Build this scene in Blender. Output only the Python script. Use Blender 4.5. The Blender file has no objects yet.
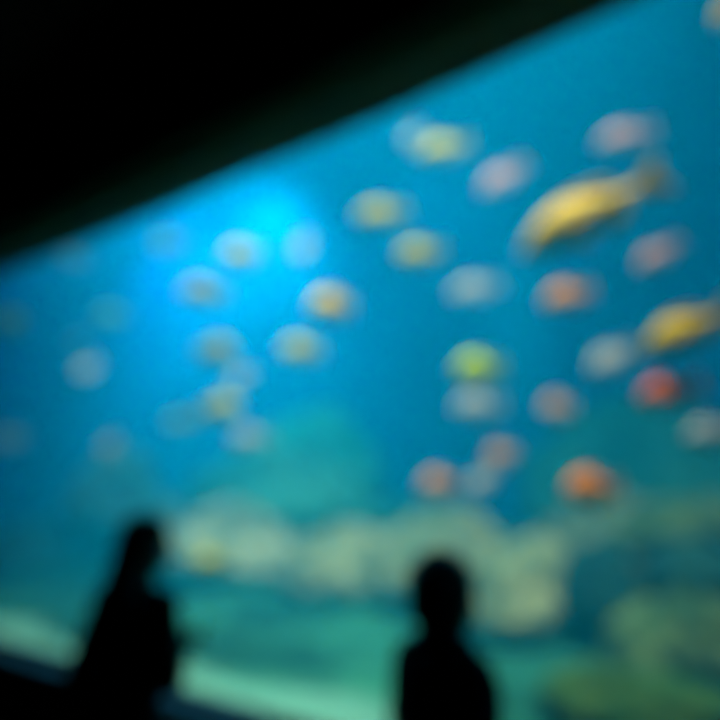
import bpy, bmesh, math, random
from mathutils import Vector, Matrix, Euler, noise
random.seed(7)
C = bpy.context.scene.collection
SC = bpy.context.scene

# ------------------------------------------------------------------ camera
FPX = 560.0
YAW = math.radians(33.0); PITCH = math.radians(13.4)
CAM = Vector((0.0, -2.6, 1.62))
cd = bpy.data.cameras.new('camera'); cam = bpy.data.objects.new('camera', cd); C.objects.link(cam)
cd.sensor_width = 36.0; cd.lens = 36.0 * FPX / 720.0
cam.location = CAM; cam.rotation_euler = Euler((math.radians(90) + PITCH, 0, YAW), 'XYZ')
cd.clip_start = 0.02; cd.clip_end = 200
cd.dof.use_dof = True; cd.dof.focus_distance = 0.40; cd.dof.aperture_fstop = 1.0   # lens left focused close: all of the hall is soft
SC.camera = cam

# ------------------------------------------------------------------ world, light, exposure
w = bpy.data.worlds.new('world'); SC.world = w; w.use_nodes = True
w.node_tree.nodes['Background'].inputs[0].default_value = (0.02, 0.05, 0.08, 1)
w.node_tree.nodes['Background'].inputs[1].default_value = 0.0
SC.view_settings.view_transform = 'Standard'; SC.view_settings.look = 'None'
SC.view_settings.exposure = -1.9; SC.view_settings.gamma = 1.0
SC.view_settings.use_curve_mapping = False
try:
    SC.cycles.max_bounces = 8; SC.cycles.volume_bounces = 1; SC.cycles.transparent_max_bounces = 8
    SC.cycles.caustics_refractive = False; SC.cycles.caustics_reflective = False
    SC.cycles.sample_clamp_indirect = 6.0
except Exception: pass

def area(name, loc, sx, sy, power, col, target=None, spread=180):
    l = bpy.data.lights.new(name, 'AREA'); l.shape = 'RECTANGLE'; l.size = sx; l.size_y = sy
    l.energy = power; l.color = col; l.spread = math.radians(spread)
    o = bpy.data.objects.new(name, l); C.objects.link(o); o.location = loc
    if target is not None:
        o.rotation_euler = (Vector(target) - Vector(loc)).to_track_quat('-Z', 'Y').to_euler()
    return o
def spot(name, loc, target, power, col, ang=50, blend=0.8, rad=0.12):
    l = bpy.data.lights.new(name, 'SPOT'); l.energy = power; l.color = col
    l.spot_size = math.radians(ang); l.spot_blend = blend; l.shadow_soft_size = rad
    o = bpy.data.objects.new(name, l); C.objects.link(o); o.location = loc
    o.rotation_euler = (Vector(target) - Vector(loc)).to_track_quat('-Z', 'Y').to_euler()
    return o
TOPW = 9.2      # height of the lid above the water
BACK = 5.6      # back wall of the tank
area('tank_light', (-3.3, .65, TOPW - .1), 7.2, 1.0, 2150, (1.0, .93, .78), (-3.3, 1.3, 0), 50)
area('tank_light', (-9.5, 1.2, TOPW - .1), 4.0, 1.6, 330, (.55, .68, .9), (-9.5, 2.2, 0), 110)
spot('tank_spot', (-7.4, 3.5, TOPW - .2), (-8.3, BACK + .3, 4.0), 6800, (.27, .78, 1.0), 88, 1.0)
spot('tank_spot', (-10.2, 3.4, TOPW - .2), (-10.8, BACK, 6.2), 4200, (.10, .38, 1.0), 75, 1.0)
spot('tank_spot', (-3.6, 2.8, TOPW - .2), (-4.1, BACK, 4.4), 900, (.22, .75, 1.0), 75, 1.0)
spot('tank_spot', (-3.4, 0.5, TOPW - .2), (-2.7, .45, 0.3), 8000, (.75, 1.0, .95), 16, .9)  # unseen spot added to brighten the sand strip by the glass

spot('tank_spot', (-2.3, 3.6, TOPW - .2), (-2.45, BACK, 4.35), 1900, (.2, 1.0, .9), 15, 1.0)  # unseen narrow spot added for a bright cyan patch on the back wall
spot('tank_spot', (-6.6, 3.4, TOPW - .2), (-6.7, BACK, 5.6), 350, (.6, .9, 1.0), 22, 1.0)  # unseen narrow spot added for a pale light streak
spot('tank_spot', (-9.9, 3.4, TOPW - .2), (-10.2, BACK, 5.6), 900, (.5, .85, 1.0), 24, 1.0)  # second unseen narrow beam added, pale streak further left
# ------------------------------------------------------------------ helpers
def ray(px, py):
    dx = (px - 360) / FPX; dz = -(py - 360) / FPX
    y = math.cos(PITCH) - dz * math.sin(PITCH); z = math.sin(PITCH) + dz * math.cos(PITCH)
    return Vector((dx * math.cos(YAW) - y * math.sin(YAW), dx * math.sin(YAW) + y * math.cos(YAW), z))
def at_y(px, py, Y):
    r = ray(px, py); return CAM + r * ((Y - CAM.y) / r.y), (Y - CAM.y) / r.y
def at_d(px, py, d):
    return CAM + ray(px, py) * d

def tag(o, label=None, cat=None, group=None, kind=None):
    if label: o['label'] = label
    if cat: o['category'] = cat
    if group: o['group'] = group
    if kind: o['kind'] = kind
    return o
def empty(name, loc):
    o = bpy.data.objects.new(name, None); C.objects.link(o); o.location = loc
    o.empty_display_size = .1; return o
def link(name, bm, mat, parent=None, smooth=True):
    me = bpy.data.meshes.new(name); bm.to_mesh(me); bm.free()
    if smooth:
        for p in me.polygons: p.use_smooth = True
    if mat: me.materials.append(mat)
    o = bpy.data.objects.new(name, me); C.objects.link(o)
    if parent: o.parent = parent
    return o
def box(bm, a, b):
    vs = [bm.verts.new((x, y, z)) for z in (a[2], b[2]) for x, y in ((a[0], a[1]), (b[0], a[1]), (b[0], b[1]), (a[0], b[1]))]
    for f in ((0,3,2,1), (4,5,6,7), (0,1,5,4), (1,2,6,5), (2,3,7,6), (3,0,4,7)):
        bm.faces.new([vs[i] for i in f])
def boxo(name, a, b, mat, parent=None):
    bm = bmesh.new(); box(bm, a, b); return link(name, bm, mat, parent, False)

# ------------------------------------------------------------------ materials
def mat(name, col=(.5,.5,.5), rough=.6, col2=None, scale=4, bump=0, detail=5, spec=.4, metallic=0, lo=.38, hi=.62):
    m = bpy.data.materials.new(name); m.use_nodes = True; nt = m.node_tree; b = nt.nodes['Principled BSDF']
    b.inputs['Base Color'].default_value = (*col, 1); b.inputs['Roughness'].default_value = rough
    b.inputs['Specular IOR Level'].default_value = spec; b.inputs['Metallic'].default_value = metallic
    tc = nt.nodes.new('ShaderNodeTexCoord')
    n = nt.nodes.new('ShaderNodeTexNoise'); n.inputs['Scale'].default_value = scale; n.inputs['Detail'].default_value = detail
    nt.links.new(tc.outputs['Object'], n.inputs['Vector'])
    if col2:
        r = nt.nodes.new('ShaderNodeValToRGB'); r.color_ramp.elements[0].position = lo; r.color_ramp.elements[1].position = hi
        r.color_ramp.elements[0].color = (*col, 1); r.color_ramp.elements[1].color = (*col2, 1)
        nt.links.new(n.outputs['Fac'], r.inputs['Fac']); nt.links.new(r.outputs['Color'], b.inputs['Base Color'])
    if bump:
        n2 = nt.nodes.new('ShaderNodeTexNoise'); n2.inputs['Scale'].default_value = scale * 5; n2.inputs['Detail'].default_value = 6
        nt.links.new(tc.outputs['Object'], n2.inputs['Vector'])
        bp = nt.nodes.new('ShaderNodeBump'); bp.inputs['Strength'].default_value = bump; bp.inputs['Distance'].default_value = .03
        nt.links.new(n2.outputs['Fac'], bp.inputs['Height']); nt.links.new(bp.outputs['Normal'], b.inputs['Normal'])
    return m

M_black = mat('black_paint', (.004, .005, .005), .8, (.007, .008, .008), 3)
M_green = mat('dark_green_paint', (.030, .060, .022), .75, (.040, .072, .030), 5, .2)
M_sill = mat('dark_blue_sill', (.003, .05, .11), .6, (.004, .06, .13), 6, spec=.1)
M_carpet = mat('dark_carpet', (.004, .004, .006), .95, (.008, .008, .011), 60, .4)
M_tank = mat('blue_tank_paint', (.0, .28, .66), .9, (.0, .35, .76), .7, .1, spec=0)
M_lid = mat('tank_lid', (.02, .06, .09), .8)
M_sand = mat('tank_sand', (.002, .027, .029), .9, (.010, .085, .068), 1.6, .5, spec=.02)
def sand_mat():
    m = M_sand; nt = m.node_tree; b = nt.nodes['Principled BSDF']; old = b.inputs['Base Color'].links[0].from_socket
    tc = nt.nodes.new('ShaderNodeTexCoord'); sp = nt.nodes.new('ShaderNodeSeparateXYZ'); nt.links.new(tc.outputs['Object'], sp.inputs[0])
    n = nt.nodes.new('ShaderNodeTexNoise'); n.inputs['Scale'].default_value = 1.3; n.inputs['Detail'].default_value = 6; nt.links.new(tc.outputs['Object'], n.inputs['Vector'])
    def rng(src, a, b_, c, d):
        r = nt.nodes.new('ShaderNodeMapRange'); r.interpolation_type = 'SMOOTHSTEP'
        for i, v in enumerate((a, b_, c, d)): r.inputs[i + 1].default_value = v
        nt.links.new(src, r.inputs[0]); return r.outputs[0]
    def mth(op, x, y):
        q = nt.nodes.new('ShaderNodeMath'); q.operation = op
        for i, v in enumerate((x, y)):
            if isinstance(v, (int, float)): q.inputs[i].default_value = v
            else: nt.links.new(v, q.inputs[i])
        return q.outputs[0]
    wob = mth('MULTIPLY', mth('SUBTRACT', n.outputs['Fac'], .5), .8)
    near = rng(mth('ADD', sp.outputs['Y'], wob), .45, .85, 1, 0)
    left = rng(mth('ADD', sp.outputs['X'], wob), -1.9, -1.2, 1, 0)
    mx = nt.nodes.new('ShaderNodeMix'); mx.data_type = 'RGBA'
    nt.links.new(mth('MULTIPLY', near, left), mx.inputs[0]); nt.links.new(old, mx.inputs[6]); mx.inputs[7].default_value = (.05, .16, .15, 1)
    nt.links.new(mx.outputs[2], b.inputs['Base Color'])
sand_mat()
M_rockp = mat('pale_reef_rock', (.12, .18, .12), .9, (.34, .38, .25), 1.5, .8, spec=.03)
M_rockg = mat('green_reef_rock', (.015, .05, .025), .9, (.09, .15, .05), 1.7, .8, spec=.03)
M_rock = mat('reef_rock', (.06, .11, .07), .9, (.20, .24, .14), 1.5, .8, spec=.03)
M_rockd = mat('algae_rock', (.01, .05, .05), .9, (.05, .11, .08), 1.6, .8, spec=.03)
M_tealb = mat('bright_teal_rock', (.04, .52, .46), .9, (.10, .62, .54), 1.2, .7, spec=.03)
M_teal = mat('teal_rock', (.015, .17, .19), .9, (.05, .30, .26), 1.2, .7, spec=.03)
M_shade = mat('hollow_shade_rock', (.002, .02, .03), .9, (.008, .045, .05), 1.6, .8, spec=.03)  # rock colour darkened and blued to paint the shade of the hollows
M_coral = mat('coral', (.01, .05, .02), .85, (.03, .075, .02), 6, .6, spec=.03)

# water: one body of real scattering water filling the tank
M_water = bpy.data.materials.new('sea_water'); M_water.use_nodes = True
nt = M_water.node_tree; nt.nodes.clear()
out = nt.nodes.new('ShaderNodeOutputMaterial')
sca = nt.nodes.new('ShaderNodeVolumeScatter'); sca.inputs['Color'].default_value = (.0, .48, 1.0, 1); sca.inputs['Density'].default_value = .085; sca.inputs['Anisotropy'].default_value = .2
ab = nt.nodes.new('ShaderNodeVolumeAbsorption'); ab.inputs['Color'].default_value = (.28, .84, 1.0, 1); ab.inputs['Density'].default_value = .07
ad = nt.nodes.new('ShaderNodeAddShader')
nt.links.new(sca.outputs[0], ad.inputs[0]); nt.links.new(ab.outputs[0], ad.inputs[1]); nt.links.new(ad.outputs[0], out.inputs['Volume'])

# acrylic pane: clear with its own faint reflection
M_glass = bpy.data.materials.new('clear_acrylic'); M_glass.use_nodes = True
nt = M_glass.node_tree; nt.nodes.clear()
out = nt.nodes.new('ShaderNodeOutputMaterial'); mix = nt.nodes.new('ShaderNodeMixShader')
tr = nt.nodes.new('ShaderNodeBsdfTransparent'); tr.inputs[0].default_value = (.97, .99, 1, 1)
gl = nt.nodes.new('ShaderNodeBsdfGlossy'); gl.inputs['Roughness'].default_value = .02
lw = nt.nodes.new('ShaderNodeLayerWeight'); lw.inputs['Blend'].default_value = .5
pw_ = nt.nodes.new('ShaderNodeMath'); pw_.operation = 'POWER'; pw_.inputs[1].default_value = 6
nt.links.new(lw.outputs['Facing'], pw_.inputs[0]); nt.links.new(pw_.outputs[0], mix.inputs[0])
nt.links.new(tr.outputs[0], mix.inputs[1]); nt.links.new(gl.outputs[0], mix.inputs[2])
nt.links.new(mix.outputs[0], out.inputs['Surface'])

def struct(o): o['kind'] = 'structure'; return o

# ------------------------------------------------------------------ hall and tank shell
XL, XR = -16.0, 3.2
SILL = .46
struct(boxo('floor', (XL - .3, -7, -.1), (XR + .3, BACK + .3, 0), M_carpet))
struct(boxo('ceiling', (XL - .3, -7, 5.2), (XR + .3, -.0, 5.4), M_black))
struct(boxo('wall_left', (XL - .3, -7, 0), (XL, 0, 5.2), M_black))
struct(boxo('wall_right', (XR, -7, 0), (XR + .3, 0, 5.2), M_black))
struct(boxo('wall_rear', (XL - .3, -7.3, 0), (XR + .3, -7, 5.4), M_black))
struct(boxo('wall_front', (XL, -.12, 0), (XR, .0, SILL), M_black))
# header over the viewing window; its lower edge sags a little in the middle
def header():
    bm = bmesh.new(); rows = []
    T = [(-16, 4.20), (-9, 4.06), (-6.5, 3.98), (-5, 3.94), (-3.75, 3.93), (-2.7, 3.96), (-2, 3.955), (-1.45, 3.965), (-.9, 3.985), (-.16, 4.02), (3.3, 4.15)]
    def zc(x):
        for (a, za), (b, zb) in zip(T, T[1:]):
            if x <= b: return za + (zb - za) * (x - a) / (b - a)
        return T[-1][1]
    n = 60
    for i in range(n + 1):
        x = XL + (XR - XL) * i / n
        z = 1.62 + (zc(x) - 1.62) * .966
        rows.append([bm.verts.new(p) for p in ((x, 0, z), (x, -.30, z + .02), (x, -.42, z + .10), (x, -.42, 5.2), (x, 0, 5.2))])
    for i in range(n):
        for k in range(5):
            a, b = rows[i], rows[i + 1]; bm.faces.new((a[k], a[(k + 1) % 5], b[(k + 1) % 5], b[k]))
    bm.faces.new(rows[0]); bm.faces.new(rows[-1][::-1])
    bmesh.ops.recalc_face_normals(bm, faces=bm.faces)
    return link('wall_upper', bm, M_green, None, False)
struct(header())
sl = boxo('trim_1', (XL, -.24, SILL - .10), (XR, .0, SILL), M_sill); struct(sl)
bev = sl.modifiers.new('b', 'BEVEL'); bev.width = .02; bev.segments = 3
struct(boxo('window_1', (XL, .0, SILL), (XR, .06, 4.3), M_glass))
struct(boxo('wall_tank_back', (XL - .3, BACK, 0), (XR + .3, BACK + .3, TOPW), M_tank))
struct(boxo('wall_tank_left', (XL - .3, .06, 0), (XL, BACK, TOPW), M_tank))
struct(boxo('wall_tank_right', (XR, .06, 0), (XR + .3, BACK, TOPW), M_tank))
struct(boxo('wall_tank_top', (XL - .3, -.10, 5.4), (XR + .3, .06, TOPW), M_black))
struct(boxo('ceiling_tank', (XL - .3, 0.0, TOPW), (XR + .3, BACK + .3, TOPW + .2), M_lid))
tag(boxo('water', (XL + .01, .07, .12), (XR - .01, BACK - .01, TOPW - .05), M_water),
    'clear blue sea water filling the big tank behind the viewing window', 'water', kind='stuff')

def fbm(p, sc, oc=4):
    v = 0; a = 1
    for _ in range(oc):
        v += a * noise.noise(p * sc); sc *= 2.1; a *= .5
    return v
def sandz(x, y):
    return .30 + .10 * fbm(Vector((x, y, 0)), .5, 2) + .03 * math.sin(x * 3 + 1.5 * math.sin(y * 2)) + .035 * max(0, y - 1)
def sand():
    bm = bmesh.new(); nx, ny = 180, 56; g = []
    for j in range(ny + 1):
        row = []
        for i in range(nx + 1):
            x = XL + .03 + (XR - XL - .06) * i / nx; y = .08 + (BACK - .11) * j / ny
            row.append(bm.verts.new((x, y, sandz(x, y))))
        g.append(row)
    for j in range(ny):
        for i in range(nx):
            bm.faces.new((g[j][i], g[j][i+1], g[j+1][i+1], g[j+1][i]))
    return link('sand_bed', bm, M_sand)
tag(sand(), 'rippled sand with teal algae, paler by the glass, along the bottom of the tank', 'sand', kind='stuff')

# ------------------------------------------------------------------ reef rocks
def rock(name, loc, size, m, label, cat='rock', seed=0, amp=.35, sc=1.1, rz=0, sub=5, lean=0):
    bm = bmesh.new(); bmesh.ops.create_icosphere(bm, subdivisions=sub, radius=1)
    off = Vector((seed * 7.3, seed * 3.1, seed * 1.7))
    for v in bm.verts:
        p = v.co.copy()
        d = 1 + amp * fbm(p * 1.0 + off, sc, 5) + .12 * abs(noise.noise(p * 3.3 + off))
        p = p * d
        if p.z < -.30: p.z = -.30 - (p.z + .30) * -.15
        if p.z < .1:
            q = min(1, (.1 - p.z) / .5); p.x *= 1 - .25 * q; p.y *= 1 - .55 * q
        p.x += lean * p.z
        v.co = Vector((p.x * size[0], p.y * size[1], p.z * size[2]))
    o = link(name, bm, m); o.location = loc; o.rotation_euler.z = rz
    tag(o, label, cat); return o
def rk(px, py, Y, sx, sy, sz, m, label, **k):
    """px,py: where the crown of the rock shows; Y: its distance behind the window."""
    p, t = at_y(px, py, Y)
    return rock(k.pop('name', 'reef_rock'), (p.x, Y, p.z - sz), (sx, sy, sz), m, label, **k)
ROCKS = [
 # px, py(top), Y, sx, sy, sz, mat, label
 (255, 502, 3.9, 1.50, .80, .95, M_rockp, 'broad pale reef rock sloping down right of the standing woman\'s head', 3),
 (190, 500, 4.5, 1.10, .70, 1.0, M_rockp, 'pale rock crest rising directly above the small low yellow fish', 11),
 (345, 520, 3.5, 1.10, .60, .85, M_rock, 'pale reef boulder just left of the child\'s head', 41),
 (440, 512, 3.4, 1.0, .60, .90, M_rock, 'pale reef rock directly behind the child\'s head', 8),
 (525, 540, 3.0, .62, .60, .70, M_rock, 'greenish sloping rock right of the child, left of the dark hollow', 2),
 (600, 500, 4.0, .80, .50, .80, M_rock, 'pale rock right under the large orange fish, above the dark hollow', 6),
 (690, 498, 3.3, .75, .50, .38, M_rockg, 'flat topped green rock ledge at the right edge over a dark gap', 14),
 (594, 538, 2.6, .33, .30, .62, M_shade, 'rock coloured dark blue as painted shade filling the hollow right of the greenish slope', 33),
 (690, 542, 2.4, .42, .30, .30, M_shade, 'rock with painted dark blue shade in the gap under the flat green ledge', 35),
 (650, 606, 2.3, .34, .40, .40, M_rockg, 'small rounded pale green boulder low at the right beside the hollow', 9),
 (705, 578, 2.3, .45, .45, .55, M_rockg, 'green boulder at the far right edge below the dark gap', 12),
 (640, 672, 1.3, .55, .36, .26, M_coral, 'low mossy green mound in the bottom right corner near the glass', 17),
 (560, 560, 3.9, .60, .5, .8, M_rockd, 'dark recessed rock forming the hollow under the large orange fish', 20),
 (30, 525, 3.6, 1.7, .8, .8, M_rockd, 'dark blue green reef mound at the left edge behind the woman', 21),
 (120, 455, 4.4, 1.3, .6, 1.4, M_rock, 'hazy blotchy rock rising behind the woman at her left', 23),
 (262, 460, 4.1, 2.0, .4, .9, M_teal, 'dark teal rock below the bright teal shelf, behind the pale rocks', 31),
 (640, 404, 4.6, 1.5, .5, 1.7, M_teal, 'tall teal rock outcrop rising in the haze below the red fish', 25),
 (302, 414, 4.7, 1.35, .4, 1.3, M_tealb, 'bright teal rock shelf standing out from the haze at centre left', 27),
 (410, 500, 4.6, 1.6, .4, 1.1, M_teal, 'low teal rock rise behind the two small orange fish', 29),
]
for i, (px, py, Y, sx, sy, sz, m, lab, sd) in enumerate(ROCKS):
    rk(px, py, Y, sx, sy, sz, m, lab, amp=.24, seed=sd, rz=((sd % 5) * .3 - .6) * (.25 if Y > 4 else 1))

# ------------------------------------------------------------------ fish
def fish_mat(name, back, side, belly, rough=.38):
    m = bpy.data.materials.new(name); m.use_nodes = True; nt = m.node_tree; b = nt.nodes['Principled BSDF']
    tc = nt.nodes.new('ShaderNodeTexCoord'); sp = nt.nodes.new('ShaderNodeSeparateXYZ')
    nt.links.new(tc.outputs['Generated'], sp.inputs[0])
    r = nt.nodes.new('ShaderNodeValToRGB'); e = r.color_ramp.elements
    e[0].position = .15; e[0].color = (*belly, 1); e[1].position = .9; e[1].color = (*back, 1)
    x = e.new(.5); x.color = (*side, 1)
    nt.links.new(sp.outputs['Z'], r.inputs[0]); nt.links.new(r.outputs[0], b.inputs['Base Color'])
    v = nt.nodes.new('ShaderNodeTexVoronoi'); v.inputs['Scale'].default_value = 70
    nt.links.new(tc.outputs['Object'], v.inputs['Vector'])
    bp = nt.nodes.new('ShaderNodeBump'); bp.inputs['Strength'].default_value = .10; bp.inputs['Distance'].default_value = .01
    nt.links.new(v.outputs['Distance'], bp.inputs['Height']); nt.links.new(bp.outputs[0], b.inputs['Normal'])
    b.inputs['Roughness'].default_value = .6; b.inputs['Specular IOR Level'].default_value = .1
    return m
FM = {
 'gold':   fish_mat('gold_fish_skin', (.66, .46, .005), (.66, .42, .005), (.45, .26, .005)),
 'yellow': fish_mat('yellow_fish_skin', (.42, .40, .005), (.42, .38, .005), (.30, .28, .01)),
 'lime':   fish_mat('lime_fish_skin', (.42, .62, .01), (.44, .60, .01), (.40, .50, .06)),
 'olive':  fish_mat('olive_fish_skin', (.20, .20, .002), (.24, .22, .004), (.20, .18, .01)),
 'orange': fish_mat('orange_fish_skin', (.85, .27, .02), (.85, .26, .02), (.70, .24, .05)),
 'brown':  fish_mat('brown_orange_fish_skin', (.55, .22, .05), (.58, .24, .06), (.42, .20, .08)),
 'red':    fish_mat('red_fish_skin', (1.0, .17, .05), (1.0, .18, .05), (.9, .2, .08)),
 'pink':   fish_mat('pink_fish_skin', (.40, .22, .26), (.44, .25, .29), (.42, .30, .33)),
 'silver': fish_mat('silver_fish_skin', (.28, .32, .38), (.34, .37, .42), (.44, .47, .52)),
}
def fin_mat(key):
    m = FM[key].copy(); m.name = key + '_fish_fin'; nt = m.node_tree; b = nt.nodes['Principled BSDF']; o = nt.nodes['Material Output']
    t = nt.nodes.new('ShaderNodeBsdfTranslucent'); mx = nt.nodes.new('ShaderNodeMixShader'); mx.inputs[0].default_value = .5
    src = b.inputs['Base Color'].links[0].from_socket
    nt.links.new(src, t.inputs['Color']); nt.links.new(b.outputs[0], mx.inputs[1]); nt.links.new(t.outputs[0], mx.inputs[2]); nt.links.new(mx.outputs[0], o.inputs['Surface'])
    return m
FF = {k_: fin_mat(k_) for k_ in FM}
EY = .011
M_eye = mat('fish_eye', (.01, .01, .01), .15)
M_iris = mat('fish_iris', (.7, .6, .3), .3)

def fish_body_bm(hr):
    """unit fish: nose at x=.5, tail root x=-.30, fork tips x=-.5. hr = body height / length."""
    prof = [(0, .02), (.03, .22), (.08, .42), (.16, .68), (.28, .92), (.42, 1.0), (.56, .93), (.70, .70), (.82, .50), (.92, .36), (1, .32)]
    bm = bmesh.new(); n = 20; rings = []
    for t, h in prof:
        x = .5 - .80 * t; H = hr * .5 * h; W = hr * .5 * h * .42 * (1.15 - .55 * t) + .004
        up = 1.0 + .06 * math.sin(t * math.pi); dn = .94
        zc = .02 * math.sin(t * math.pi) - .012 * (1 - t)
        yb = .018 * math.sin(t * 5.2)
        ring = []
        for k in range(n):
            a = 2 * math.pi * k / n; c, s = math.cos(a), math.sin(a)
            ring.append(bm.verts.new((x, yb + W * c, zc + H * (up if s > 0 else dn) * s)))
        rings.append(ring)
    for a, b in zip(rings, rings[1:]):
        for k in range(n):
            bm.faces.new((a[k], a[(k+1) % n], b[(k+1) % n], b[k]))
    bm.faces.new(rings[0]); bm.faces.new(rings[-1][::-1])
    # lips
    for sz in (.012, -.010):
        bmesh.ops.create_icosphere(bm, subdivisions=2, radius=.02, matrix=Matrix.Translation((.497, 0, sz - .012)) @ Matrix.Diagonal((1, .9, .55, 1)))
    bmesh.ops.recalc_face_normals(bm, faces=bm.faces)
    return bm
def fin_bm(pts, th=.006, y0=0, M=None):
    """outline in the x-z plane given real thickness, tapering to the rim"""
    for _ in range(2):      # round the outline
        pts = [q for (a, b) in zip(pts, pts[1:] + pts[:1]) for q in ((a[0]*.78+b[0]*.22, a[1]*.78+b[1]*.22), (a[0]*.22+b[0]*.78, a[1]*.22+b[1]*.78))]
    bm = bmesh.new(); n = len(pts); cx = sum(p[0] for p in pts) / n; cz = sum(p[1] for p in pts) / n
    L = [bm.verts.new((x, y0 - th * .25, z)) for x, z in pts]; R = [bm.verts.new((x, y0 + th * .25, z)) for x, z in pts]
    a = bm.verts.new((cx, y0 - th, cz)); b = bm.verts.new((cx, y0 + th, cz))
    for i in range(n):
        j = (i + 1) % n
        bm.faces.new((L[i], L[j], a)); bm.faces.new((R[j], R[i], b)); bm.faces.new((L[j], L[i], R[i], R[j]))
    bmesh.ops.recalc_face_normals(bm, faces=bm.faces)
    if M: bm.transform(M)
    return bm
def fish(kind_mat, hr):
    root = empty('reef_fish', (0, 0, 0)); m = FM[kind_mat]; fm = FF[kind_mat]
    link('body', fish_body_bm(hr), m, root)
    yt = .018 * math.sin(5.2)
    h = .155 * hr
    tw = max(.15, hr * .46)
    link('tail_fin', fin_bm([(-.28, h), (-.33, h * 1.25), (-.42, tw * .82), (-.50, tw), (-.475, tw * .5), (-.45, 0), (-.475, -tw * .5), (-.50, -tw), (-.42, -tw * .82), (-.33, -h * 1.25), (-.28, -h)], .010, yt), fm, root, False)
    top = hr * .5
    link('dorsal_fin', fin_bm([(.26, top * .78), (.22, top * 1.18), (.14, top * 1.38), (.0, top * 1.36), (-.12, top * 1.22), (-.20, top * 1.02), (-.19, top * .45), (-.05, top * .82), (.10, top * .95)], .008), fm, root, False)
    link('anal_fin', fin_bm([(-.02, -top * .80), (-.06, -top * 1.22), (-.14, -top * 1.10), (-.21, -top * .70), (-.22, -top * .15), (-.08, -top * .30)], .008), fm, root, False)
    for s in (-1, 1):
        Mx = Matrix.Translation((.16, s * (hr * .19), -.03)) @ Matrix.Rotation(s * math.radians(-32), 4, 'Z') @ Matrix.Rotation(s * math.radians(20), 4, 'X')
        link('pectoral_fin', fin_bm([(0, .02), (-.06, .05), (-.13, .03), (-.15, -.02), (-.10, -.06), (-.03, -.03)], .006, 0, Mx), fm, root, False)
        Mp = Matrix.Translation((.14, s * hr * .08, -top * .78)) @ Matrix.Rotation(s * math.radians(18), 4, 'X')
        link('pelvic_fin', fin_bm([(.02, .02), (-.02, -.05), (-.07, -.09), (-.06, -.03), (-.05, .01)], .005, 0, Mp), fm, root, False)
        bm = bmesh.new(); bmesh.ops.create_uvsphere(bm, u_segments=14, v_segments=8, radius=.024, matrix=Matrix.Translation((.395, EY + s * (hr * .124 + .004), .035)) @ Matrix.Diagonal((1, .5, 1, 1)))
        e = link('eye', bm, M_iris, root)
        bm = bmesh.new(); bmesh.ops.create_uvsphere(bm, u_segments=12, v_segments=8, radius=.014, matrix=Matrix.Translation((.395, EY + s * (hr * .124 + .012), .035)) @ Matrix.Diagonal((1, .5, 1, 1)))
        link('pupil', bm, M_eye, e)
    return root
def copy_tree(o, parent=None):
    c = o.copy(); C.objects.link(c); c.parent = parent
    for ch in o.children: copy_tree(ch, c)
    return c
RIGHT = Vector((math.cos(YAW), math.sin(YAW), 0)); FWD = Vector((-math.sin(YAW), math.cos(YAW), 0))
PROTO = {}; USED = set()
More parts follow.
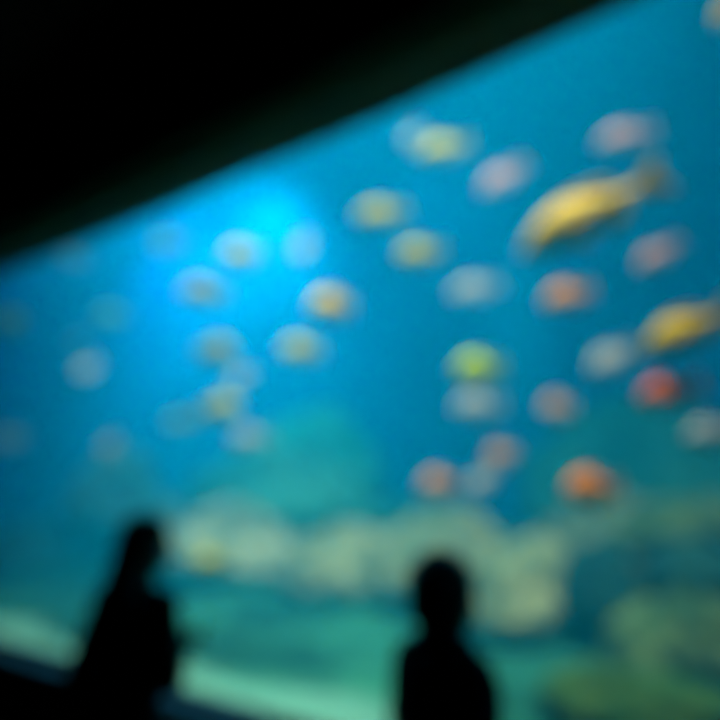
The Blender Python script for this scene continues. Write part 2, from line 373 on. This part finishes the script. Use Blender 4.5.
# px, py, length px, tilt (tail up on the right, deg), height ratio, colour, Y, facing (+1 = head left), turn deg, label
FISH = [
 (581, 206, 160, 19, .32, 'gold', .9, 1, 8, 'largest fish, long golden yellow with dark lower flank, upper right'),
 (437, 143, 62, 3, .42, 'yellow', 1.4, 1, 10, 'beige yellow fish highest under the dark header, centre right'),
 (376, 208, 62, 14, .40, 'yellow', 1.1, 1, -6, 'pale yellow fish tilted up to the right, upper centre'),
 (414, 248, 54, 4, .48, 'yellow', 1.2, 1, 10, 'yellow green fish just below and right of the tilted pale yellow fish'),
 (325, 301, 50, -4, .62, 'gold', 1.0, 1, 18, 'deep bodied golden orange fish near the middle of the bright water'),
 (236, 250, 44, 12, .60, 'yellow', 1.0, 1, 14, 'soft yellow fish in the brightest water below the header'),
 (199, 287, 52, 6, .52, 'olive', 1.2, 1, 5, 'olive brown fish touching the soft yellow fish from below left'),
 (209, 346, 44, 0, .62, 'olive', 1.2, -1, 10, 'dark olive fish alone left of centre, below the olive brown one'),
 (296, 345, 48, 2, .52, 'yellow', 1.3, 1, 12, 'pale green yellow fish right below the golden orange one'),
 (213, 403, 46, 10, .52, 'yellow', 1.2, -1, 10, 'yellow green fish above the teal rock shelf, left of centre'),
 (178, 416, 40, 15, .40, 'olive', 2.9, 1, 0, 'faint greenish fish trailing just left of the yellow green one above the shelf'),
 (107, 311, 36, 8, .55, 'yellow', 3.2, 1, 12, 'faint green fish in the blue water at left'),
 (165, 238, 38, 20, .60, 'olive', 2.4, 1, 20, 'faint grey olive fish close under the header at left'),
 (71, 254, 34, 8, .45, 'pink', 1.8, 1, 5, 'dim mauve fish tucked under the header at far left'),
 (3, 318, 34, 0, .70, 'yellow', 1.4, -1, 10, 'olive yellow fish cut off by the left edge of the view'),
 (83, 364, 34, 55, .50, 'silver', 1.5, 1, 10, 'grey silver fish steeply tilted at left'),
 (74, 336, 28, 60, .50, 'silver', 2.4, 1, 10, 'smaller dim silver fish directly above the steeply tilted one'),
 (236, 372, 34, 35, .45, 'silver', 1.5, 1, 10, 'small bluish silver fish between the dark olive and yellow green fish'),
 (245, 433, 48, 5, .42, 'silver', 1.4, 1, 5, 'pale silver fish in front of the teal rock shelf'),
 (497, 172, 62, 32, .40, 'pink', 1.7, 1, 5, 'mauve pink fish tilted upward, left of the largest golden fish'),
 (620, 131, 64, 3, .42, 'pink', 1.5, 1, 0, 'dusky pink level fish directly above the largest golden fish'),
 (653, 249, 58, 32, .42, 'pink', 1.3, 1, 0, 'dusky pink tilted fish below the tail of the largest golden fish'),
 (469, 283, 60, 12, .40, 'silver', 2.0, 1, 0, 'pale teal silver fish near the centre right above the lime fish'),
 (562, 291, 58, 10, .50, 'brown', 1.3, 1, 5, 'brownish orange fish straight below the largest golden fish'),
 (473, 364, 58, 2, .58, 'lime', 1.1, 1, 5, 'bright lime yellow fish right of centre'),
 (473, 400, 58, 4, .50, 'silver', 1.7, 1, 5, 'white silver fish swimming directly beneath the lime yellow fish'),
 (680, 324, 96, 21, .38, 'gold', .9, 1, 6, 'long golden fish at the right edge above the red fish'),
 (607, 353, 62, 32, .48, 'silver', 1.6, 1, 0, 'pale blue silver fish at the head of the long right edge golden fish'),
 (664, 385, 70, 10, .45, 'red', .9, 1, 8, 'the only red fish, at right'),
 (586, 483, 62, 2, .58, 'orange', 1.1, 1, 5, 'largest orange fish, low over the rocks at right'),
 (552, 402, 36, 0, .66, 'brown', 2.6, 1, 12, 'dim brown orange fish above the largest orange fish'),
 (496, 450, 36, 20, .60, 'brown', 2.5, 1, 12, 'dim brown orange fish upper right of the silver blue one'),
 (434, 479, 44, 2, .58, 'brown', 1.7, 1, 8, 'orange brown fish low above the child\'s head'),
 (477, 476, 42, 45, .50, 'silver', 1.6, 1, 5, 'silver blue fish between two small orange brown fish'),
 (706, 427, 56, 8, .50, 'silver', 1.4, 1, 0, 'grey silver fish at the right edge below the red fish'),
 (727, 4, 42, 30, .55, 'gold', .9, 1, 5, 'golden fish cut off by the top right corner'),
 (206, 556, 36, 8, .66, 'yellow', 1.2, 1, 5, 'small yellow fish low over the rocks right of the woman'),
 (408, 130, 34, 60, .45, 'silver', 2.0, 1, 5, 'pale silver fish at the nose of the highest beige yellow fish'),
 (298, 242, 38, 78, .42, 'silver', 1.8, 1, 10, 'pale upright silver fish in the bright water left of centre'),
 (106, 440, 32, 70, .50, 'brown', 2.6, 1, 0, 'dim grey brown upright fish above the woman\'s head at left'),
 (6, 434, 36, 20, .55, 'silver', 1.6, 1, 0, 'dim silver fish at the left edge above the dark mound'),
]
for (px, py, L, tilt, hr, colr, Y, fc, turn, lab) in FISH:
    key = (colr, hr)
    if key not in PROTO: PROTO[key] = fish(colr, hr); o = PROTO[key]
    else: o = copy_tree(PROTO[key])
    p, t = at_y(px + L * .04 + 4, py + 5 + L * .02, Y)
    ln = (.86 if L < 90 else .93) * L / FPX * t / max(.9, math.cos(math.radians(turn)))
    ta = math.radians(tilt); tu = math.radians(turn)
    # direction across the sight line of this fish
    s = (Vector((p.x, p.y, 0)) - Vector((CAM.x, CAM.y, 0))).normalized(); rgt = Vector((s.y, -s.x, 0))
    hd = (-rgt * math.cos(tu) + s * math.sin(tu)) * fc * math.cos(ta) + Vector((0, 0, -fc * math.sin(ta)))
    up = Vector((0, 0, 1)); yv = up.cross(hd).normalized(); zv = hd.cross(yv)
    R = Matrix((hd, yv, zv)).transposed().to_4x4()
    o.matrix_world = Matrix.Translation(p) @ R @ Matrix.Scale(ln, 4)
    tag(o, lab, 'fish', {'gold': 'golden fish', 'yellow': 'yellow fish', 'lime': 'yellow fish', 'olive': 'olive fish', 'orange': 'orange fish', 'brown': 'orange fish', 'red': 'orange fish', 'pink': 'pink fish', 'silver': 'silver fish'}[colr])

# ------------------------------------------------------------------ people
M_skin = mat('skin', (.42, .25, .18), .55, (.46, .28, .20), 9)
M_hairk = mat('black_hair', (.008, .006, .005), .5, (.014, .010, .008), 40, .6)
M_jacket = mat('dark_brown_cloth', (.022, .014, .010), .9, (.030, .019, .013), 14, .4)
M_jeans = mat('dark_jeans', (.010, .013, .024), .9, (.015, .019, .032), 30, .4)
M_navy = mat('navy_cloth', (.008, .014, .028), .9, (.012, .020, .036), 20, .4)
M_shoe = mat('dark_shoe', (.012, .012, .012), .6)
M_sole = mat('grey_sole', (.12, .12, .12), .8)
M_white = mat('eye_white', (.75, .73, .70), .3)

def capsule(bm, p0, r0, p1, r1, seg=14):
    p0, p1 = Vector(p0), Vector(p1); d = (p1 - p0)
    if d.length < 1e-6: d = Vector((0, 0, 1e-4))
    q = d.to_track_quat('Z', 'Y').to_matrix(); n = 5; rings = []
    L = d.length
    for i in range(1, n + 1):
        a = -math.pi / 2 + math.pi / 2 * i / n; rings.append((r0 * math.sin(a), r0 * math.cos(a)))
    for i in range(0, n):
        a = math.pi / 2 * i / n; rings.append((L + r1 * math.sin(a), r1 * math.cos(a)))
    V = [[bm.verts.new(p0 + q @ Vector((r * math.cos(2*math.pi*k/seg), r * math.sin(2*math.pi*k/seg), z))) for k in range(seg)] for z, r in rings]
    for a, b in zip(V, V[1:]):
        for k in range(seg): bm.faces.new((a[k], a[(k+1)%seg], b[(k+1)%seg], b[k]))
    b0 = bm.verts.new(p0 - q @ Vector((0, 0, r0))); b1 = bm.verts.new(p1 + q @ Vector((0, 0, r1)))
    for k in range(seg):
        bm.faces.new((V[0][(k+1)%seg], V[0][k], b0)); bm.faces.new((V[-1][k], V[-1][(k+1)%seg], b1))
def chain(bm, pts):
    for (a, ra), (b, rb) in zip(pts, pts[1:]): capsule(bm, a, ra, b, rb)
def ell(bm, c, r, M=None):
    m = Matrix.Translation(c) @ (M or Matrix.Identity(4)) @ Matrix.Diagonal((*r, 1))
    bmesh.ops.create_icosphere(bm, subdivisions=3, radius=1, matrix=m)
def loft(bm, secs, n=28):
    """secs: (x, y, z, rx, ry) elliptical sections, closed"""
    R = [[bm.verts.new((x + rx * math.cos(2*math.pi*k/n), y + ry * math.sin(2*math.pi*k/n), z)) for k in range(n)] for x, y, z, rx, ry in secs]
    for a, b in zip(R, R[1:]):
        for k in range(n): bm.faces.new((a[k], a[(k+1)%n], b[(k+1)%n], b[k]))
    bm.faces.new(R[0][::-1]); bm.faces.new(R[-1])
def fused(name, bm, m, parent, vox=.006, it=3):
    bmesh.ops.recalc_face_normals(bm, faces=bm.faces)
    o = link(name, bm, m, parent)
    r = o.modifiers.new('fuse', 'REMESH'); r.mode = 'VOXEL'; r.voxel_size = vox; r.use_smooth_shade = True
    s = o.modifiers.new('soft', 'SMOOTH'); s.factor = .5; s.iterations = it
    return o
def hand(bm, wrist, fwd, palm_n, s, side, curl=.35, point=False):
    """palm plus four unequal fingers with knuckle bends and a thumb from the side of the palm"""
    f = Vector(fwd).normalized(); nrm = Vector(palm_n); nrm = (nrm - f * nrm.dot(f)).normalized(); lat = f.cross(nrm).normalized() * side
    W = Vector(wrist)
    for k in (-1, -.33, .33, 1):
        capsule(bm, W + lat * .016 * k * s, .015 * s, W + f * .085 * s + lat * .028 * k * s, .0125 * s)
    for k, ln in ((-1, .062), (-.34, .074), (.33, .080), (1, .070)):
        c = curl * (1 if not (point and k == 1) else .15)
        if point and k != 1: c = 1.1
        p = W + f * .085 * s + lat * .029 * k * s; a = c * .5
        rr = .0092 * s
        for q, fr in enumerate((.45, .32, .25)):
            d = f * math.cos(a) + nrm * math.sin(a); p2 = p + d * ln * fr * 1.2 * s
            capsule(bm, p, rr, p2, rr * .9); p = p2; rr *= .9; a += c
    p = W + f * .025 * s + lat * .030 * s; d = (f * .6 + lat * .8 + nrm * .15).normalized(); p2 = p + d * .042 * s
    capsule(bm, p - lat * .012 * s, .014 * s, p2, .0115 * s); d = (f * .85 + lat * .35 + nrm * .3).normalized(); capsule(bm, p2, .0115 * s, p2 + d * .034 * s, .0095 * s)
def head_shape(bm, c, s, R):
    """c: centre of the head at eye level; s: scale to a .225 m head; +x = face"""
    T = lambda x, y, z: Vector(c) + R @ Vector((x * s, y * s, z * s))
    M4 = R.to_4x4()
    ell(bm, T(-.012, 0, .022), (.094 * s, .074 * s, .088 * s), M4)          # cranium
    ell(bm, T(.022, 0, -.045), (.062 * s, .054 * s, .066 * s), M4)          # jaw and face
    ell(bm, T(.050, 0, -.090), (.024 * s, .024 * s, .018 * s), M4)          # chin
    ell(bm, T(.066, 0, .024), (.018 * s, .046 * s, .012 * s), M4)           # brow
    capsule(bm, T(.076, 0, .008), .008 * s, T(.100, 0, -.028), .012 * s)    # nose
    for y in (-1, 1):
        capsule(bm, T(.092, .008 * y, -.032), .008 * s, T(.080, .013 * y, -.032), .007 * s)
        ell(bm, T(.058, .034 * y, -.030), (.022 * s, .020 * s, .020 * s), M4)  # cheeks
        ell(bm, T(-.008, .076 * y, -.008), (.018 * s, .008 * s, .030 * s), M4) # ears
    capsule(bm, T(.078, -.018, -.056), .0065 * s, T(.078, .018, -.056), .0065 * s)   # lips
    capsule(bm, T(.077, -.014, -.067), .0070 * s, T(.077, .014, -.067), .0070 * s)
def eyes(c, s, R, parent):
    for y in (-1, 1):
        for nm, r, off, m in (('eye', .0125, .068, M_white), ('iris', .0065, .0765, M_hairk)):
            bm = bmesh.new(); bmesh.ops.create_uvsphere(bm, u_segments=14, v_segments=8, radius=r * s, matrix=Matrix.Translation(Vector(c) + R @ Vector((off * s, .031 * y * s, 0))))
            o = link(nm, bm, m, parent if nm == 'eye' else pe)
            if nm == 'eye': pe = o

def person(loc, az, hgt, female, headturn, headtilt, label, group, top_m, leg_m, arms):
    """origin at the feet, local +x = facing, +y = the figure's left"""
    k = hgt / 1.66
    root = empty('person', loc); root.rotation_euler.z = az; tag(root, label, 'person', group)
    V = lambda x, y, z: Vector((x * k, y * k, z * k))
    sw = .150 if female else .140; tw = .92 if female else 1.18     # half shoulder width to the joint
    hw = .085 * tw
    hs = (.98 if female else 1.27) * k
    hc = V(.035, 0, 1.545 if female else 1.530)
    R = Euler((0, math.radians(headtilt), math.radians(headturn)), 'ZYX').to_matrix() if False else (Matrix.Rotation(math.radians(headturn), 3, 'Z') @ Matrix.Rotation(math.radians(headtilt), 3, 'Y'))
    # ---- body: one continuous surface
    bm = bmesh.new()
    torso = [(0, 0, .80, .085, .13), (0, 0, .88, .105, .160), (0, 0, .96, .100, .155), (0, 0, 1.04, .088, .125), (.005, 0, 1.12, .090, .128), (.010, 0, 1.20, .105, .145), (.008, 0, 1.28, .105, .155), (0, 0, 1.35, .085, .150), (-.005, 0, 1.395, .058, .095), (0, 0, 1.42, .045, .055)]
    loft(bm, [(x*k, y*k, z*k, rx*k*(.4+.6*tw), ry*k*tw) for x, y, z, rx, ry in torso])
    chain(bm, [(V(0, 0, 1.37), .055*k), (V(.012, 0, 1.44), .050*k), (V(.022, 0, 1.50), .048*k)])
    head_shape(bm, hc, hs, R)
    legs = []
    for s in (-1, 1):
        L = [(V(0, hw*s, .86), .088*k), (V(.008, hw*s, .62), .068*k), (V(.010, hw*1.02*s, .46), .052*k), (V(-.004, hw*1.05*s, .34), .052*k), (V(-.012, hw*1.1*s, .10), .034*k)]
        legs.append(L); chain(bm, L)
        chain(bm, [(V(-.03, hw*1.1*s, .045), .036*k), (V(.06, hw*1.15*s, .04), .034*k), (V(.135, hw*1.25*s, .030), .026*k)])
    A = []
    for s, key in ((1, 'L'), (-1, 'R')):
        el, wr, fd, pn, point = arms[key]
        el = V(*el); wr = V(*wr); sh = V(0, sw*s, 1.345 if female else 1.325)
        A.append((sh, el, wr))
        mid = el.lerp(wr, .3)
        chain(bm, [(sh, .050*k), (sh.lerp(el, .45), .044*k), (el, .036*k), (mid, .037*k), (wr, .025*k)])
        hand(bm, wr, fd, pn, k * .98, s, .4, point)
    fused('body', bm, M_skin, root, .0055, 2)
    # ---- clothes
    bm = bmesh.new()
    loft(bm, [(x*k, y*k, z*k, rx*k*(.4+.6*tw), ry*k*tw) for x, y, z, rx, ry in
        [(0, 0, .80 if female else .84, .140, .190), (0, 0, .90, .130, .180), (0, 0, 1.02, .115, .155), (.005, 0, 1.12, .112, .152), (.012, 0, 1.20, .125, .165), (.010, 0, 1.28, .122, .172), (0, 0, 1.35, .100, .165), (-.005, 0, 1.40, .072, .110), (0, 0, 1.43, .060, .066)]])
    for (sh, el, wr) in A:
        if female: chain(bm, [(sh, .064*k), (sh.lerp(el, .5), .057*k), (el, .050*k), (el.lerp(wr, .5), .046*k), (el.lerp(wr, .90), .040*k)])
        else: chain(bm, [(sh, .060*k), (sh.lerp(el, .40), .058*k), (sh.lerp(el, .72), .056*k)])
    top = fused('jacket' if female else 'shirt', bm, top_m, root, .009, 3)
    bm = bmesh.new(); bmesh.ops.create_cone(bm, cap_ends=True, segments=28, radius1=.066*k, radius2=.056*k, depth=.03*k, matrix=Matrix.Translation(V(.003, 0, 1.44)))
    link('collar', bm, top_m, top)
    bm = bmesh.new()
    loft(bm, [(x*k, y*k, z*k, rx*k*(.4+.6*tw), ry*k*tw) for x, y, z, rx, ry in [(0, 0, .78, .110, .160), (0, 0, .88, .118, .170), (0, 0, .97, .108, .160)]])
    for L in legs:
        chain(bm, [(p, r + (.014 if i < 4 else .026) * k) for i, (p, r) in enumerate(L)])
    fused('trousers', bm, leg_m, root, .010, 3)
    for s in (-1, 1):
        bm = bmesh.new()
        chain(bm, [(V(-.035, hw*1.1*s, .052), .044*k), (V(.06, hw*1.15*s, .050), .042*k), (V(.150, hw*1.25*s, .040), .034*k)])
        capsule(bm, V(-.03, hw*1.1*s, .07), .044*k, V(-.02, hw*1.1*s, .11), .042*k)
        sh = fused('shoe', bm, M_shoe, root, .008, 2)
        bm = bmesh.new(); box(bm, V(-.082, hw*1.12*s - .040, .0), V(.186, hw*1.22*s + .036, .016)); sp = link('sole', bm, M_sole, sh, False)
        b = sp.modifiers.new('b', 'BEVEL'); b.width = .012 * k; b.segments = 3
    # ---- hair
    bm = bmesh.new(); T = lambda x, y, z: hc + R @ Vector((x * hs, y * hs, z * hs)); M4 = R.to_4x4()
    if female:
        ell(bm, T(-.024, 0, .038), (.100*hs, .088*hs, .092*hs), M4)
        ell(bm, T(-.056, 0, -.02), (.075*hs, .086*hs, .095*hs), M4)
        # long hair falling over the back and the left shoulder, in locks
        for i in range(15):
            a = (i / 14 - .5) * 2
            y = .080 * a; xb = -.085 + .060 * a * a
            p0 = T(xb, y, .02); p1 = T(xb - .012, y * 1.05, -.08)
            p2 = V(-.110 + .030 * a * a, .088 * a + .006, 1.355); p3 = V(-.125 + .020 * a * a, .085 * a + .008, 1.22 + .02 * math.sin(i * 2.3)); p4 = V(-.130, .095 * a + .020, 1.07 + .04 * math.sin(i * 1.7))
            chain(bm, [(p0, .030*k), (p1, .036*k), (p2, .036*k), (p3, .028*k), (p4, .010*k)])
        for y in (-1, 1):   # strands beside the face
            chain(bm, [(T(.020, .070*y, .045), .020*hs), (T(.008, .082*y, -.02), .018*hs), (T(-.020, .086*y, -.10), .018*hs), (V(-.06, .110*y, 1.36), .018*k)])
        fused('hair', bm, M_hairk, root, .0065, 2)
    else:
        ell(bm, T(-.026, 0, .034), (.096*hs, .084*hs, .088*hs), M4)
        ell(bm, T(-.052, 0, -.012), (.066*hs, .080*hs, .074*hs), M4)
        for i in range(26):  # tousled tufts
            a = i * 2.4; r = .2 + .8 * ((i * .618) % 1)
            d = Vector((-.35 + .75 * r * math.cos(a), .8 * r * math.sin(a), .75 - .55 * r)).normalized()
            p = T(-.024 + .086 * d.x, .078 * d.y, .034 + .082 * d.z); q = T(-.024 + .098 * d.x + .006, .088 * d.y, .034 + .088 * d.z)
            capsule(bm, p, .018*hs, q, .009*hs, 8)
        fused('hair', bm, M_hairk, root, .006, 1)
    eyes(hc, hs, R, root)
    return root

def ground(px, py, d):
    p = at_d(px, py, d); return p
pw = ground(143, 517, 2.05); pc = ground(438, 556, 1.62)
print('WOMAN', pw[:], 'CHILD', pc[:])
person((pw.x, pw.y, 0), math.radians(92), pw.z / 1.655 * 1.66, True, -38, 6,
       'woman in dark jacket with long dark hair, reaching one hand towards the tank', 'visitors in front of the tank', M_jacket, M_jeans,
       {'L': ((-.05, .235, 1.07), (.12, .18, .96), (.8, -.5, .05), (0, -1, 0), False),
        'R': ((.03, -.185, 1.09), (.19, -.05, 1.15), (.75, .15, .45), (0, 0, -1), True)})
person((pc.x, pc.y, 0), math.radians(72), pc.z / 1.66 * 1.66, False, 14, -2,
       'child with short dark hair and dark shirt, standing with arms down facing the tank', 'visitors in front of the tank', M_navy, M_jeans,
       {'L': ((-.02, .165, 1.08), (.03, .175, .86), (.1, 0, -1), (0, -1, 0), False),
        'R': ((-.02, -.165, 1.08), (.03, -.175, .86), (.1, 0, -1), (0, 1, 0), False)})
